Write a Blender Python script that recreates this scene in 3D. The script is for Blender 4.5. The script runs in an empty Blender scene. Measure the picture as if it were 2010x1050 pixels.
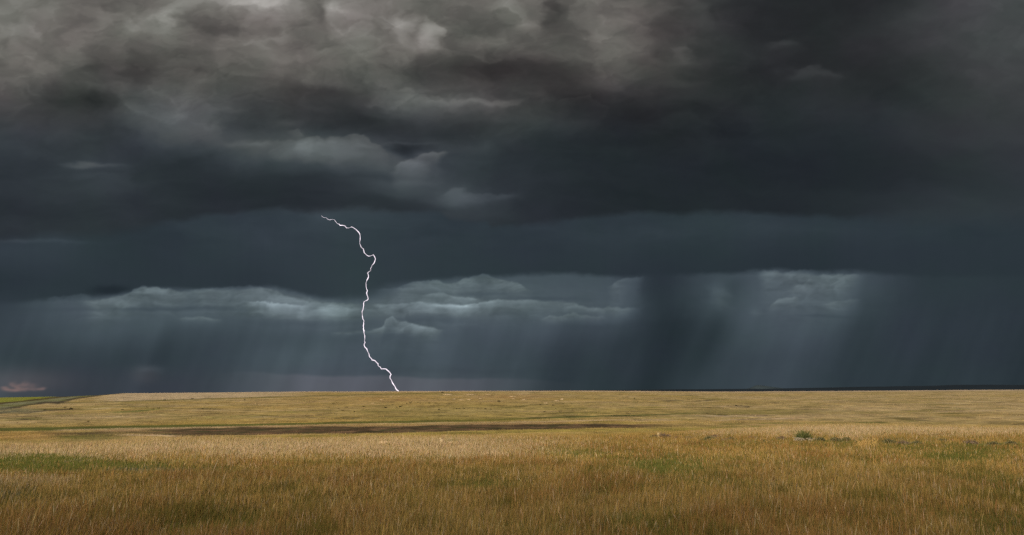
import bpy, math, random
import numpy as np
from mathutils import Vector

random.seed(7)
RNG = np.random.default_rng(11)
C = bpy.context.scene.collection
PI = math.pi

# ------------------------------------------------------------------ camera geometry
F = 1452.0                    # focal length in photo pixels (26 mm on 36 mm)
PITCH = math.atan(243.0 / F)
CAM_Z = 3.0
V0 = 768.0                    # row of the true horizon
EXPO = 0.35                    # view exposure
SP, CP = math.sin(PITCH), math.cos(PITCH)


def photo_dir(u, v):
    a = (u - 1005.0) / F
    b = (525.0 - v) / F
    return a, CP - b * SP, SP + b * CP


def dir_photo(x, y, z):
    f = y * CP + z * SP
    b = -y * SP + z * CP
    f = np.maximum(f, 1e-4)
    return 1005.0 + F * x / f, 525.0 - F * b / f


# ------------------------------------------------------------------ noise
_P = RNG.permutation(1024)
_G = RNG.random(1024) * 2 * PI
_GX, _GY = np.cos(_G), np.sin(_G)


def gn(x, y, seed=0):
    x = np.asarray(x, float) + seed * 17.31
    y = np.asarray(y, float) + seed * 9.73
    xi = np.floor(x).astype(np.int64); yi = np.floor(y).astype(np.int64)
    xf = x - xi; yf = y - yi
    u = xf * xf * xf * (xf * (xf * 6 - 15) + 10)
    v = yf * yf * yf * (yf * (yf * 6 - 15) + 10)

    def g(ix, iy, fx, fy):
        h = _P[(_P[ix & 1023] + iy) & 1023]
        return _GX[h] * fx + _GY[h] * fy
    a = g(xi, yi, xf, yf); b = g(xi + 1, yi, xf - 1, yf)
    c = g(xi, yi + 1, xf, yf - 1); d = g(xi + 1, yi + 1, xf - 1, yf - 1)
    return (a + u * (b - a) + v * ((c + u * (d - c)) - (a + u * (b - a)))) * 1.4


def fbm(x, y, seed=0, octv=5, gain=0.52, lac=2.03):
    s = 0; a = 1.0; f = 1.0; n = 0
    for k in range(octv):
        s = s + a * gn(np.asarray(x) * f, np.asarray(y) * f, seed + k * 3)
        n += a; a *= gain; f *= lac
    return s / n * 1.6


def billow(x, y, seed=0, octv=5):
    s = 0; a = 1.0; f = 1.0; n = 0
    for k in range(octv):
        s = s + a * (1 - 2.2 * np.abs(gn(np.asarray(x) * f, np.asarray(y) * f, seed + k * 3)))
        n += a; a *= 0.5; f *= 2.07
    return s / n - 0.35


def sst(x, a, b):
    t = np.clip((x - a) / (b - a), 0, 1)
    return t * t * (3 - 2 * t)


def lin(c):
    c = np.clip(np.asarray(c, float), 0, 255) / 255.0
    return np.where(c <= 0.04045, c / 12.92, ((c + 0.055) / 1.055) ** 2.4)


# ------------------------------------------------------------------ object helpers
def tag(o, label=None, cat=None, group=None, kind=None):
    if label: o['label'] = label
    if cat: o['category'] = cat
    if group: o['group'] = group
    if kind: o['kind'] = kind
    return o


def mesh_np(name, verts, faces_flat, sizes, mat=None, cols=None, smooth=False, parent=None, attr='cover', extra=None):
    """verts (n,3), faces_flat 1-d vertex indices, sizes: per-face loop counts"""
    me = bpy.data.meshes.new(name)
    nv, nl, nf = len(verts), len(faces_flat), len(sizes)
    me.vertices.add(nv); me.loops.add(nl); me.polygons.add(nf)
    me.vertices.foreach_set('co', np.asarray(verts, np.float32).ravel())
    me.loops.foreach_set('vertex_index', np.asarray(faces_flat, np.int32))
    st = np.zeros(nf, np.int32); st[1:] = np.cumsum(sizes)[:-1]
    me.polygons.foreach_set('loop_start', st)
    try:
        me.polygons.foreach_set('loop_total', np.asarray(sizes, np.int32))
    except Exception:
        pass
    me.update(calc_edges=True)
    if smooth:
        me.polygons.foreach_set('use_smooth', np.ones(nf, bool))
    if cols is not None:
        a = me.color_attributes.new(attr, 'FLOAT_COLOR', 'POINT')
        c = np.ones((nv, 4), np.float32); c[:, :3] = cols
        a.data.foreach_set('color', c.ravel())
    if extra is not None:
        for k, val in extra.items():
            a = me.attributes.new(k, 'FLOAT', 'POINT')
            a.data.foreach_set('value', np.asarray(val, np.float32))
    o = bpy.data.objects.new(name, me); C.objects.link(o)
    if mat: me.materials.append(mat)
    if parent: o.parent = parent
    return o


def grid_faces(nr, nc):
    i = np.arange(nr - 1)[:, None] * nc + np.arange(nc - 1)[None, :]
    f = np.stack([i, i + 1, i + nc + 1, i + nc], -1).reshape(-1)
    return f, np.full((nr - 1) * (nc - 1), 4)


def empty(name, loc, rz=0):
    o = bpy.data.objects.new(name, None); C.objects.link(o)
    o.location = loc; o.rotation_euler = (0, 0, rz)
    return o


def new_mat(name):
    m = bpy.data.materials.new(name); m.use_nodes = True
    nt = m.node_tree
    for n in list(nt.nodes): nt.nodes.remove(n)
    return m, nt, nt.nodes, nt.links


# ------------------------------------------------------------------ terrain height
VR_U = np.array([-400, 0, 150, 200, 240, 400, 600, 780, 1000, 1200, 1400, 1700, 2010, 2400], float)
VR_V = np.array([780, 778.3, 776.6, 774.6, 771.8, 770.6, 768.6, 768.0, 767.0, 767.2, 768.6, 767.0, 765.2, 764.0])


def az_u(x, y):
    az = np.arctan2(x, y)
    t = np.tan(np.clip(az, -1.1, 1.1))
    return 1005.0 + F * t * 1.0136


def height(x, y):
    x = np.asarray(x, float); y = np.asarray(y, float)
    r = np.hypot(x, y)
    u = az_u(x, y)
    R = sst(u, 1150, 1750)
    E = 88 + 50 * R + 5 * gn(u / 130, r * 0, 5)
    zn = -2.6 - 0.3 * R
    z_near = zn * np.clip((r - 5) / (E - 5), 0, 1)
    Dd = 172 + 90 * R
    z = z_near + (-8 - z_near) * sst(r, E, Dd) * (r > E)
    Pp = 285 + 15 * R
    Rr = 900 + 500 * R
    vr = np.interp(u, VR_U, VR_V)
    zr = 3 + (V0 - vr) / F * Rr
    s = np.clip((r - Pp) / (Rr - Pp), 0, 1)
    g = 0.35 * np.sin(s * PI / 2) + 0.65 * s
    z = np.where(r > Pp, -8 + (zr + 8) * g, z)
    z = np.where(r > Rr, zr - 30 * sst(r, Rr, Rr + 1400) - (r - Rr) * 0.003, z)
    # small undulation
    z = z + 0.10 * gn(x / 9, y / 9, 1) * sst(r, 4, 20) + 0.30 * gn(x / 60, y / 60, 2) * sst(r, 130, 300)
    z = z + 0.04 * gn(x / 2.3, y / 2.3, 3)
    return z


def ground_at(u, v):
    """point of the ground seen at a place of the photograph"""
    dx, dy, dz = photo_dir(u, v)
    h = math.hypot(dx, dy)
    rs = np.geomspace(6, 2600, 1600)
    xs, ys, zs = dx / h * rs, dy / h * rs, CAM_Z + dz / h * rs
    below = zs < height(xs, ys)
    k = int(np.argmax(below)) if below.any() else len(rs) - 1
    return float(xs[k]), float(ys[k]), float(height(xs[k], ys[k])), float(rs[k])


# ------------------------------------------------------------------ vegetation cover (albedo by place)
def ell(u, v, cu, cv, su, sv, p=1.5):
    d = ((u - cu) / su) ** 2 + ((v - cv) / sv) ** 2
    return np.exp(-d ** p)


def band(u, v, pts, hw, soft=1.0):
    pts = np.array(pts, float)
    c = np.interp(u, pts[:, 0], pts[:, 1])
    w = hw if np.isscalar(hw) else np.interp(u, pts[:, 0], np.array(hw, float))
    ins = sst(u, pts[0, 0] - 25, pts[0, 0] + 5) * (1 - sst(u, pts[-1, 0] - 5, pts[-1, 0] + 25))
    return (1 - sst(np.abs(v - c), w - soft, w + soft)) * ins


STRAW = np.array([.385, .285, .132]); GOLD = np.array([.345, .228, .074]); OLIVE = np.array([.230, .188, .048])
GREEN = np.array([.100, .106, .026]); BROWN = np.array([.076, .053, .027]); PALE = np.array([.50, .38, .24])
RUST = np.array([.280, .160, .054]); SAGE = np.array([.130, .130, .075]); LIME = np.array([.190, .200, .035])
PINK = np.array([.370, .245, .150]); DARK = np.array([.055, .045, .025])


def mix(a, b, m):
    return a + (b - a) * np.asarray(m)[..., None]


def cover(x, y):
    r = np.hypot(x, y)
    z = height(x, y) - CAM_Z
    u, v = dir_photo(x, y, z)
    u = np.clip(u, -900, 2900)
    # edges wander a little over the ground
    v = v + 1.1 * fbm(x / 30, y / 30, 21, 3) * sst(r, 120, 240) + 5.0 * fbm(x / 5, y / 5, 22, 3) * (1 - sst(r, 60, 120))
    u = u + 30 * fbm(x / 6, y / 6, 23, 3) * (1 - sst(r, 60, 120)) + 8 * fbm(x / 25, y / 25, 24, 3)
    col = np.broadcast_to(GOLD, u.shape + (3,)).copy()
    n1 = fbm(x / 55, y / 40, 31, 5); n2 = fbm(x / 14, y / 14, 32, 4); n3 = fbm(x / 120, y / 60, 33, 4)
    far = sst(r, E_of(u) - 8, E_of(u) + 25)
    # ---- far slopes
    f = np.broadcast_to(OLIVE * 0.45 + GOLD * 0.62, u.shape + (3,)).copy()
    f = mix(f, STRAW * .95, np.clip(0.30 + 0.9 * n3 + 0.5 * sst(u, 1150, 1500) + .35 * (1 - sst(u, 150, 500)), 0, 1) * 0.8)
    f = mix(f, OLIVE * .9, np.clip(1.0 * n1 + 0.75 * n2 + .05, 0, 1) * .9)
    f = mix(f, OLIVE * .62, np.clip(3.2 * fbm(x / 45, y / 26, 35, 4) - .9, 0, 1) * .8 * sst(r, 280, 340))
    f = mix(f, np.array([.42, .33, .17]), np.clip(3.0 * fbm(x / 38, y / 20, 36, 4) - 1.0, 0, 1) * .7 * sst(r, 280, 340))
    f = mix(f, GOLD * 1.05, ell(u, v, 800, 792, 330, 14) * .55)
    f = mix(f, OLIVE * 1.05, ell(u, v, 950, 805, 320, 16) * .5)
    f = mix(f, GREEN * 1.2, np.clip(1.6 * fbm(x / 20, y / 9, 37, 4) - .55, 0, 1) * sst(r, 260, 300) * .6)
    f = mix(f, PINK, np.clip(1.3 * fbm(x / 34, y / 12, 39, 4) - .3, 0, 1) * .5)
    # sunlit grass tips along the ridge, painted in as a pale fringe
    vr = np.interp(u, VR_U, VR_V)
    f = mix(f, PALE * .85, (1 - sst(v - vr, .8, 2.2)) * sst(u, 230, 300) * .7)
    # pale slope upper left, with a dark line below it
    lf = np.interp(u, [130, 250, 325, 480, 620], [790, 788, 785, 781, 777])
    f = mix(f, np.array([.42, .325, .185]), (v < lf) * sst(u, 170, 240) * (1 - sst(u, 480, 640)) * .75)
    f = mix(f, OLIVE * .62, band(u, v, [(135, 790.5), (250, 788), (325, 785), (480, 781), (620, 777), (860, 771)], 0.9, .6) * .8)
    # far green field and tracks at the left
    lc = np.interp(u, [0, 30, 60, 90, 125, 160, 190, 240], [803.5, 799, 794, 790, 787.5, 780, 776, 771])
    fld = (1 - sst(v, lc - .5, lc + .5)) * (1 - sst(u, 215, 240))
    f = mix(f, SAGE * 1.25, fld)
    la = np.interp(u, [0, 50, 100, 140], [792, 787, 781, 776])
    f = mix(f, LIME, (1 - sst(v, la - .5, la + .5)) * (1 - sst(u, 110, 160)))
    f = mix(f, BROWN * .75, band(u, v, [(-60, 797), (0, 792), (50, 787), (100, 781), (145, 776.3)], 1.5, .7))
    f = mix(f, DARK, band(u, v, [(-60, 812), (0, 803.5), (30, 799), (60, 794), (90, 790), (118, 790)], [2.5, 2.4, 2.2, 1.9, 1.8, 2.2], .8) * .9)
    f = mix(f, DARK, band(u, v, [(112, 791), (135, 785), (160, 780), (190, 776), (226, 772.4)], [2.6, 2.2, 1.8, 1.6, 1.4], .7) * .9)
    f = mix(f, DARK * 1.5, band(u, v, [(0, 811), (25, 807)], 1.8, .8) * .8)
    f = mix(f, BROWN * 1.3, band(u, v, [(52, 811), (88, 805.5), (140, 803)], 1.5, .8) * .85)
    f = mix(f, SAGE * 1.15, ell(u, v, 20, 806, 70, 6, 2) * .6)
    f = mix(f, GREEN * 1.2, ell(u, v, 55, 823, 45, 2, 1) * .7)
    f = mix(f, LIME * .8, fld * np.clip(1.5 * fbm(x / 60, y / 40, 38, 3), 0, 1) * .7)
    f = mix(f, GREEN * 1.3, band(u, v, [(235, 809), (270, 807.5), (305, 804)], [1, 1.6, 1.2], .8) * .85)
    f = mix(f, OLIVE * .6, band(u, v, [(720, 822), (800, 818), (900, 814)], .8, .8) * .7)
    f = mix(f, OLIVE * .5, band(u, v, [(985, 801), (1030, 797), (1062, 794)], .8, .7) * .8)
    for (a, b, vv) in ((1298, 1329, 786.5), (1372, 1403, 785.5), (1506, 1532, 790), (1438, 1458, 796.3), (1462, 1474, 798.5),
                       (1500, 1516, 805), (1232, 1240, 811), (30, 70, 823), (380, 430, 802)):
        f = mix(f, DARK * 1.5, band(u, v, [(a, vv), ((a + b) / 2, vv + .5), (b, vv)], [.3, 1.0, .3], .6) * .85)
    # reddish broken ground high on the slope
    f = mix(f, RUST * 1.0, np.clip(ell(u, v, 770, 783, 70, 5) + ell(u, v, 1010, 779, 90, 6), 0, 1) * np.clip(.5 + 1.2 * n2, 0, 1) * .7)
    # valley floor
    f = mix(f, GREEN * .95, band(u, v, [(-300, 848), (0, 843.5), (250, 839), (500, 834), (700, 829.5), (850, 827), (1000, 823.5), (1100, 819), (1250, 815), (1370, 811)],
                                 [4, 3.6, 3.0, 2.3, 2.2, 2.0, 1.9, 1.6, 1.3, .8], .9))
    f = mix(f, OLIVE * .9, ell(u, v, 900, 822, 160, 4) * .8)
    f = mix(f, PALE * .8, band(u, v, [(120, 844), (500, 837.5), (700, 833), (1100, 826.5), (1300, 823)], .9, .7) * .7)
    f = mix(f, PINK * .85, band(u, v, [(200, 846), (500, 839), (800, 835), (1100, 829)], 1.6, 1) * .6)
    top = np.interp(u, [230, 300, 500, 800, 1000, 1200, 1330], [847, 842.5, 838.5, 836, 832, 832, 834])
    bot = np.interp(u, [230, 300, 500, 800, 1000, 1200, 1330], [852, 855, 854, 849, 843.5, 840, 837.5])
    wv = v + 1.8 * fbm(x / 14, y / 12, 44, 4)
    br = sst(wv, top - .8, top + .8) * (1 - sst(wv, bot - .8, bot + .8)) * sst(u + 90 * fbm(x / 12, y / 8, 45, 3), 150, 360) * (1 - sst(u, 1200, 1420))
    brc = mix(np.broadcast_to(BROWN, u.shape + (3,)).copy(), np.array([.17, .105, .06]), np.clip(1.9 * fbm(x / 9, y / 7, 41, 4), 0, 1))
    brc = mix(brc, np.array([.055, .055, .022]), np.clip(2.2 * fbm(x / 10, y / 8, 42, 3) - .2, 0, 1))
    f = f + (brc - f) * br[..., None]
    f = mix(f, np.array([.26, .215, .055]), band(u, v, [(430, 859), (600, 857), (750, 854.5), (900, 850), (1050, 846), (1250, 843), (1400, 842)], [2, 3, 3, 3, 3, 2, 2], 1.2) * .75)
    f = mix(f, GREEN * 1.1, ell(u, v, 170, 858, 75, 9, 2) * np.clip(.65 + n2, 0, 1) * .9)
    f = mix(f, DARK * 1.4, ell(u, v, 160, 850.5, 75, 2.5, 2) * .8)
    f = mix(f, RUST * 1.15, ell(u, v, 60, 856, 130, 9, 2) * .45 * (1 - ell(u, v, 170, 858, 75, 9, 2)))
    f = mix(f, PALE * 1.05, band(u, v, [(245, 854.2), (300, 854.6), (345, 856)], .8, .6) * .9)
    f = mix(f, PALE * .9, np.clip(band(u, v, [(1410, 826), (1440, 823.5), (1545, 822)], .7, .6) + band(u, v, [(1250, 827), (1320, 825.5)], .7, .6)
                                  + band(u, v, [(1400, 816.5), (1490, 817)], .6, .6), 0, 1) * .6)
    f = mix(f, GREEN * 1.1, np.clip(band(u, v, [(1330, 833), (1480, 832), (1640, 830), (1740, 829)], 1.6, 1) + band(u, v, [(1400, 838), (1600, 836)], 1.4, 1), 0, 1) * np.clip(.6 + n2 * 1.5, 0, 1) * .8)
    f = mix(f, OLIVE * .8, ell(u, v, 1480, 808, 170, 5) * .7)
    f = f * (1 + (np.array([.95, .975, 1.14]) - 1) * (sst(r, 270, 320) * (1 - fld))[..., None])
    # ---- near meadow
    m = mix(np.broadcast_to(GOLD, u.shape + (3,)).copy(), RUST, np.clip(.45 + .9 * fbm(x / 5, y / 8, 51, 4), 0, 1) * .75)
    g = green_of(x, y, u, v)
    m = mix(m, STRAW * .95, pale_of(u, v))
    m = mix(m, GREEN * 1.1, g)
    m = mix(m, SAGE, sage_of(u, v, x, y))
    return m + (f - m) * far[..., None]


def E_of(u):
    return 88 + 50 * sst(u, 1150, 1750)


def pale_of(u, v):
    v = v + 9 * gn(u / 120, u * 0, 63)
    p = (1 - sst(v, 880, 912)) * (1 - sst(u, 850, 1250)) + (1 - sst(v, 842, 860)) * sst(u, 1150, 1500)
    p = p + .8 * ell(u, v, 930, 891, 60, 6) + .6 * ell(u, v, 40, 945, 90, 14)
    return np.clip(p, 0, 1)


def green_of(x, y, u, v):
    g = 1.5 * ell(u, v, 70, 908, 175, 18, 2) + 1.1 * ell(u, v, 260, 916, 190, 9, 2) + ell(u, v, 945, 948, 75, 10) \
        + .8 * ell(u, v, 1130, 888, 70, 9) + .8 * ell(u, v, 1300, 905, 120, 15) + .7 * ell(u, v, 1340, 925, 90, 12) \
        + (.75 + .8 * fbm(x / 2.5, y / 5, 62, 3)) * (ell(u, v, 1650, 870, 80, 8, 1.3) + ell(u, v, 1790, 873, 80, 8, 1.3) + ell(u, v, 1940, 876, 95, 10, 1.3)) + .8 * ell(u, v, 1880, 892, 130, 10) + .6 * ell(u, v, 1500, 868, 60, 5) + .7 * ell(u, v, 1560, 908, 90, 9) \
        + .7 * ell(u, v, 1420, 945, 90, 9) + .6 * ell(u, v, 1880, 905, 60, 14)
    g = g + np.clip(1.8 * fbm(x / 5, y / 8, 61, 4) - .50 + .35 * sst(v, 930, 1030) + .22 * sst(u, 1000, 1350) - .25 * (1 - sst(v, 880, 900)), 0, .8)
    return np.clip(g, 0, 1)


def sage_of(u, v, x, y):
    s = ell(u, v, 330, 919, 150, 8, 2) + .9 * ell(u, v, 25, 972, 70, 18) + .6 * ell(u, v, 1130, 965, 60, 8) \
        + .7 * ell(u, v, 1700, 942, 40, 8) + .6 * ell(u, v, 1525, 948, 60, 9)
    s = s + np.clip(1.5 * fbm(x / 4, y / 6, 71, 3) - .8, 0, .7)
    return np.clip(s, 0, 1)


# ------------------------------------------------------------------ ground
def ground_material():
    m, nt, N, L = new_mat('prairie_ground')
    out = N.new('ShaderNodeOutputMaterial'); b = N.new('ShaderNodeBsdfPrincipled')
    at = N.new('ShaderNodeAttribute'); at.attribute_name = 'cover'
    tc = N.new('ShaderNodeTexCoord')
    def noise(scale, sx, sy, detail):
        mp = N.new('ShaderNodeMapping'); mp.inputs['Scale'].default_value = (sx, sy, 1)
        L.new(tc.outputs['Object'], mp.inputs['Vector'])
        n = N.new('ShaderNodeTexNoise'); n.inputs['Scale'].default_value = scale
        n.inputs['Detail'].default_value = detail; n.inputs['Roughness'].default_value = .62
        L.new(mp.outputs['Vector'], n.inputs['Vector']); return n
    n1 = noise(.28, 1, .55, 8); n2 = noise(1.6, 1, 1, 5); n3 = noise(.05, 1, .8, 6); n4 = noise(.075, 1, 1.1, 7); n5 = noise(.11, 1, 1.2, 7)
    def mr(n, lo, hi, a=.3, c=.7):
        r = N.new('ShaderNodeMapRange'); r.inputs['From Min'].default_value = a; r.inputs['From Max'].default_value = c
        r.inputs['To Min'].default_value = lo; r.inputs['To Max'].default_value = hi
        L.new(n.outputs['Fac'], r.inputs['Value']); return r
    a1 = mr(n1, .66, 1.30); a2 = mr(n2, .80, 1.18); a3 = mr(n3, .84, 1.14, .36, .64); a4 = mr(n4, 1.0, .58, .52, .62); a5 = mr(n5, 1.0, 1.32, .53, .64)
    x1 = N.new('ShaderNodeMath'); x1.operation = 'MULTIPLY'; L.new(a1.outputs[0], x1.inputs[0]); L.new(a2.outputs[0], x1.inputs[1])
    x2 = N.new('ShaderNodeMath'); x2.operation = 'MULTIPLY'; L.new(x1.outputs[0], x2.inputs[0]); L.new(a3.outputs[0], x2.inputs[1])
    x3 = N.new('ShaderNodeMath'); x3.operation = 'MULTIPLY'; L.new(x2.outputs[0], x3.inputs[0]); L.new(a4.outputs[0], x3.inputs[1])
    x4 = N.new('ShaderNodeMath'); x4.operation = 'MULTIPLY'; L.new(x3.outputs[0], x4.inputs[0]); L.new(a5.outputs[0], x4.inputs[1])
    v = N.new('ShaderNodeVectorMath'); v.operation = 'SCALE'
    L.new(at.outputs['Color'], v.inputs[0]); L.new(x4.outputs[0], v.inputs['Scale'])
    L.new(v.outputs['Vector'], b.inputs['Base Color'])
    b.inputs['Roughness'].default_value = .95
    b.inputs['Specular IOR Level'].default_value = .1
    bp = N.new('ShaderNodeBump'); bp.inputs['Strength'].default_value = .6; bp.inputs['Distance'].default_value = .25
    L.new(n1.outputs['Fac'], bp.inputs['Height']); L.new(bp.outputs['Normal'], b.inputs['Normal'])
    L.new(b.outputs[0], out.inputs[0])
    return m


def build_ground():
    az = np.concatenate([np.radians(np.linspace(-180, -44, 60, endpoint=False)), np.radians(np.linspace(-44, 44, 760, endpoint=False)), np.radians(np.linspace(44, 180, 61))])
    rr = np.concatenate([[0.3, 1, 2, 4], np.geomspace(6, 1500, 640), np.geomspace(1560, 9000, 30)])
    A, R = np.meshgrid(az, rr)
    x, y = R * np.sin(A), R * np.cos(A)
    z = height(x, y)
    col = cover(x.ravel(), y.ravel())
    f, s = grid_faces(len(rr), len(az))
    o = mesh_np('ground', np.stack([x, y, z], -1).reshape(-1, 3), f, s, ground_material(), np.clip(col, .01, 1), True)
    tag(o, kind='structure')
    # centre cap so the sheet is closed under the camera
    return o


# ------------------------------------------------------------------ grass
def grass_material(name='dry_grass'):
    m, nt, N, L = new_mat(name)
    out = N.new('ShaderNodeOutputMaterial')
    at = N.new('ShaderNodeAttribute'); at.attribute_name = 'cover'
    tc = N.new('ShaderNodeTexCoord')
    n = N.new('ShaderNodeTexNoise'); n.inputs['Scale'].default_value = 3; L.new(tc.outputs['Object'], n.inputs['Vector'])
    r = N.new('ShaderNodeMapRange'); r.inputs['To Min'].default_value = .75; r.inputs['To Max'].default_value = 1.25
    L.new(n.outputs['Fac'], r.inputs['Value'])
    v = N.new('ShaderNodeVectorMath'); v.operation = 'SCALE'
    L.new(at.outputs['Color'], v.inputs[0]); L.new(r.outputs[0], v.inputs['Scale'])
    d = N.new('ShaderNodeBsdfDiffuse'); t = N.new('ShaderNodeBsdfTranslucent')
    L.new(v.outputs['Vector'], d.inputs['Color']); L.new(v.outputs['Vector'], t.inputs['Color'])
    mx = N.new('ShaderNodeMixShader'); mx.inputs[0].default_value = .35
    L.new(d.outputs[0], mx.inputs[1]); L.new(t.outputs[0], mx.inputs[2]); L.new(mx.outputs[0], out.inputs[0])
    return m


def blades(x, y, z, h, w, lean, ldir, face, colr, head, segs):
    """many curved blades as one vertex/face array; head = widening near the tip"""
    n = len(x)
    ks = np.linspace(0, 1, segs + 1)
    V = []
    fx, fy = np.cos(face), np.sin(face)
    lx, ly = np.cos(ldir), np.sin(ldir)
    for i, k in enumerate(ks):
        bend = lean * k ** 1.8
        cx = x + lx * bend * h; cy = y + ly * bend * h
        cz = z + h * k * (1 - .25 * lean * k)
        prof = (1 - .55 * k) if i < segs else 0.0
        ww = w * prof * .5
        if 0 < i < segs:
            ww = ww * (1 + head * (k > .6) * 1.6)
        if i < segs:
            V.append(np.stack([cx - fx * ww, cy - fy * ww, cz], -1)); V.append(np.stack([cx + fx * ww, cy + fy * ww, cz], -1))
        else:
            V.append(np.stack([cx, cy, cz], -1))
    V = np.stack(V, 1)                                      # n, 2*segs+1, 3
    nv = 2 * segs + 1
    base = (np.arange(n) * nv)[:, None]
    q = []
    for i in range(segs - 1):
        q += [2 * i, 2 * i + 1, 2 * i + 3, 2 * i + 2]
    q += [2 * segs - 2, 2 * segs - 1, 2 * segs]
    F_ = (base + np.array(q)[None, :]).ravel()
    S = np.tile(np.array([4] * (segs - 1) + [3]), n)
    col = np.repeat(colr, nv, axis=0)
    return V.reshape(-1, 3), F_, S, col


def build_grass():
    mat = grass_material()
    VV, FF, SS, CC = [], [], [], []
    off = 0
    bands_ = [  # r0, r1, count, width, height, segs
        (10, 24, 375000, .0052, .42, 4),
        (24, 42, 375000, .0080, .40, 3),
        (42, 72, 340000, .014, .38, 3),
        (72, 150, 360000, .024, .34, 2),
        (150, 300, 200000, .055, .30, 2),
        (300, 1000, 130000, .20, .34, 2),
        (10, 45, 90000, .020, .24, 2.5),     # low leafy forbs in clumps
        (10, 50, 9000, .0085, .62, 4.5),     # tall seeding stalks
    ]
    for (r0, r1, n, w0, h0, segs) in bands_:
        forb, tall = segs == 2.5, segs == 4.5
        segs = int(segs)
        # clumped positions: density lower with distance
        r = np.sqrt(r0 ** 1.2 ** 1 * 0 + (RNG.random(n) * (r1 ** 2 - r0 ** 2) + r0 ** 2))
        az = np.radians(RNG.uniform(-47, 47, n))
        x, y = r * np.sin(az), r * np.cos(az)
        # pull into tussocks
        cs = .22 + .004 * r
        jx, jy = RNG.normal(0, .35, n) * cs, RNG.normal(0, .35, n) * cs
        tuft = RNG.random(n) < .6
        gx = (np.floor(x / cs) + .5) * cs; gy = (np.floor(y / cs) + .5) * cs
        hsh = np.sin(gx * 12.9 + gy * 78.2) * 43758.5; hx = (hsh - np.floor(hsh) - .5) * cs
        hsh2 = np.sin(gx * 39.3 + gy * 11.1) * 23421.6; hy = (hsh2 - np.floor(hsh2) - .5) * cs
        x = np.where(tuft, gx + hx + jx * .6, x); y = np.where(tuft, gy + hy + jy * .6, y)
        r = np.hypot(x, y)
        z = height(x, y)
        u, v = dir_photo(x, y, z + h0 * .6 - CAM_Z)
        beyond = r0 >= 150
        if beyond: keep = (v > (812 if r1 < 400 else 762)) & (r > E_of(u) + 20)
        else: keep = r < E_of(u) + 40
        # bare, short places
        patch = fbm(x / 3.1, y / 3.1, 81, 4)
        keep &= RNG.random(n) < np.clip(.95 + .9 * patch, .35, 1)
        if forb: keep &= (gn(x / .9, y / .9, 151) + .6 * gn(x / 5, y / 5, 152) > .38)
        if tall: keep &= (gn(x / 2.5, y / 2.5, 153) > .05)
        x, y, z, r, u, v, patch = [a[keep] for a in (x, y, z, r, u, v, patch)]
        n = len(x)
        u2 = u + 30 * fbm(x / 6, y / 6, 23, 3); v2 = v + 5 * fbm(x / 5, y / 5, 22, 3)
        g = green_of(x, y, u2, v2); s = sage_of(u2, v2, x, y); p = pale_of(u2, v2)
        rr = RNG.random(n)
        rust = np.clip(.45 + .9 * fbm(x / 5, y / 8, 51, 4), 0, 1)
        rust = sst(rust + RNG.normal(0, .12, n), .3, .75)
        c = GOLD + (RUST - GOLD) * rust[:, None]
        c = np.where((RNG.random(n) < p * .85)[:, None], STRAW, c)
        c = np.where((RNG.random(n) < .10 + .45 * p)[:, None], PALE * .95, c)
        c = np.where((RNG.random(n) < .22 * (1 - .8 * p))[:, None], OLIVE * .7, c)
        c = np.where((RNG.random(n) < np.clip(1.4 * fbm(x / 2.2, y / 3.5, 57, 4) + .25 * fbm(x / 9, y / 12, 59, 3), 0, .75) * (1 - .8 * p))[:, None], OLIVE * .62, c)
        isg = (RNG.random(n) < g * .8 + .09)
        iss = (RNG.random(n) < s * .85)
        c = np.where(isg[:, None], GREEN * (1.2 - .15 * sst(u, 1400, 1600))[:, None], c)
        c = np.where(iss[:, None], SAGE, c)
        if beyond: c = np.clip(cover(x, y), .01, 1)
        else:
            fm = sst(r, E_of(u) - 8, E_of(u) + 25)
            if r1 > 80: c = np.where((RNG.random(n) < fm)[:, None], np.clip(cover(x, y), .01, 1), c)
        if forb: c = np.where((RNG.random(n) < .5)[:, None], SAGE * .75, GREEN * .7); isg = iss = np.zeros(n, bool)
        if tall: c = np.broadcast_to(np.array([.42, .30, .13]), (n, 3)); isg = iss = np.zeros(n, bool)
        c = c * np.exp(RNG.normal(0, .17, n))[:, None] * (1 + RNG.normal(0, .05, (n, 3)))
        h = h0 * np.exp(RNG.normal(0, .25, n)) * (1 + .5 * patch)
        if beyond: h = h * np.where(cover(x, y).mean(1) < .08, .3, 1)
        h = np.where(isg, h * .9, h); h = np.where(iss, h * .6, h)
        h *= 1 - .45 * np.clip(g, 0, 1)
        w = w0 * np.exp(RNG.normal(0, .3, n)) * np.where(iss, 1.8, 1)
        lean = np.clip(RNG.normal(.20, .12, n), .02, .9) + .3 * (RNG.random(n) < .05)
        if forb: lean = lean + .45
        wind = .35 + .8 * fbm(x / 7, y / 7, 83, 3)
        ldir = np.where(RNG.random(n) < .25, wind + RNG.normal(0, .7, n), RNG.uniform(0, 2 * PI, n))
        face = RNG.normal(0, .6, n)
        head = np.where(isg | iss, 0, (RNG.random(n) < .4) * 1.0)
        V, Fc, S, co = blades(x, y, z - .02, h, w, lean, ldir, face, np.clip(c, .01, .9), head, segs)
        VV.append(V); FF.append(Fc + off); SS.append(S); CC.append(co); off += len(V)
    o = mesh_np('grass', np.concatenate(VV), np.concatenate(FF), np.concatenate(SS), mat, np.concatenate(CC))
    tag(o, 'tall dry golden prairie grass with green tufts filling the near meadow', 'grass', kind='stuff')
    return mat


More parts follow.
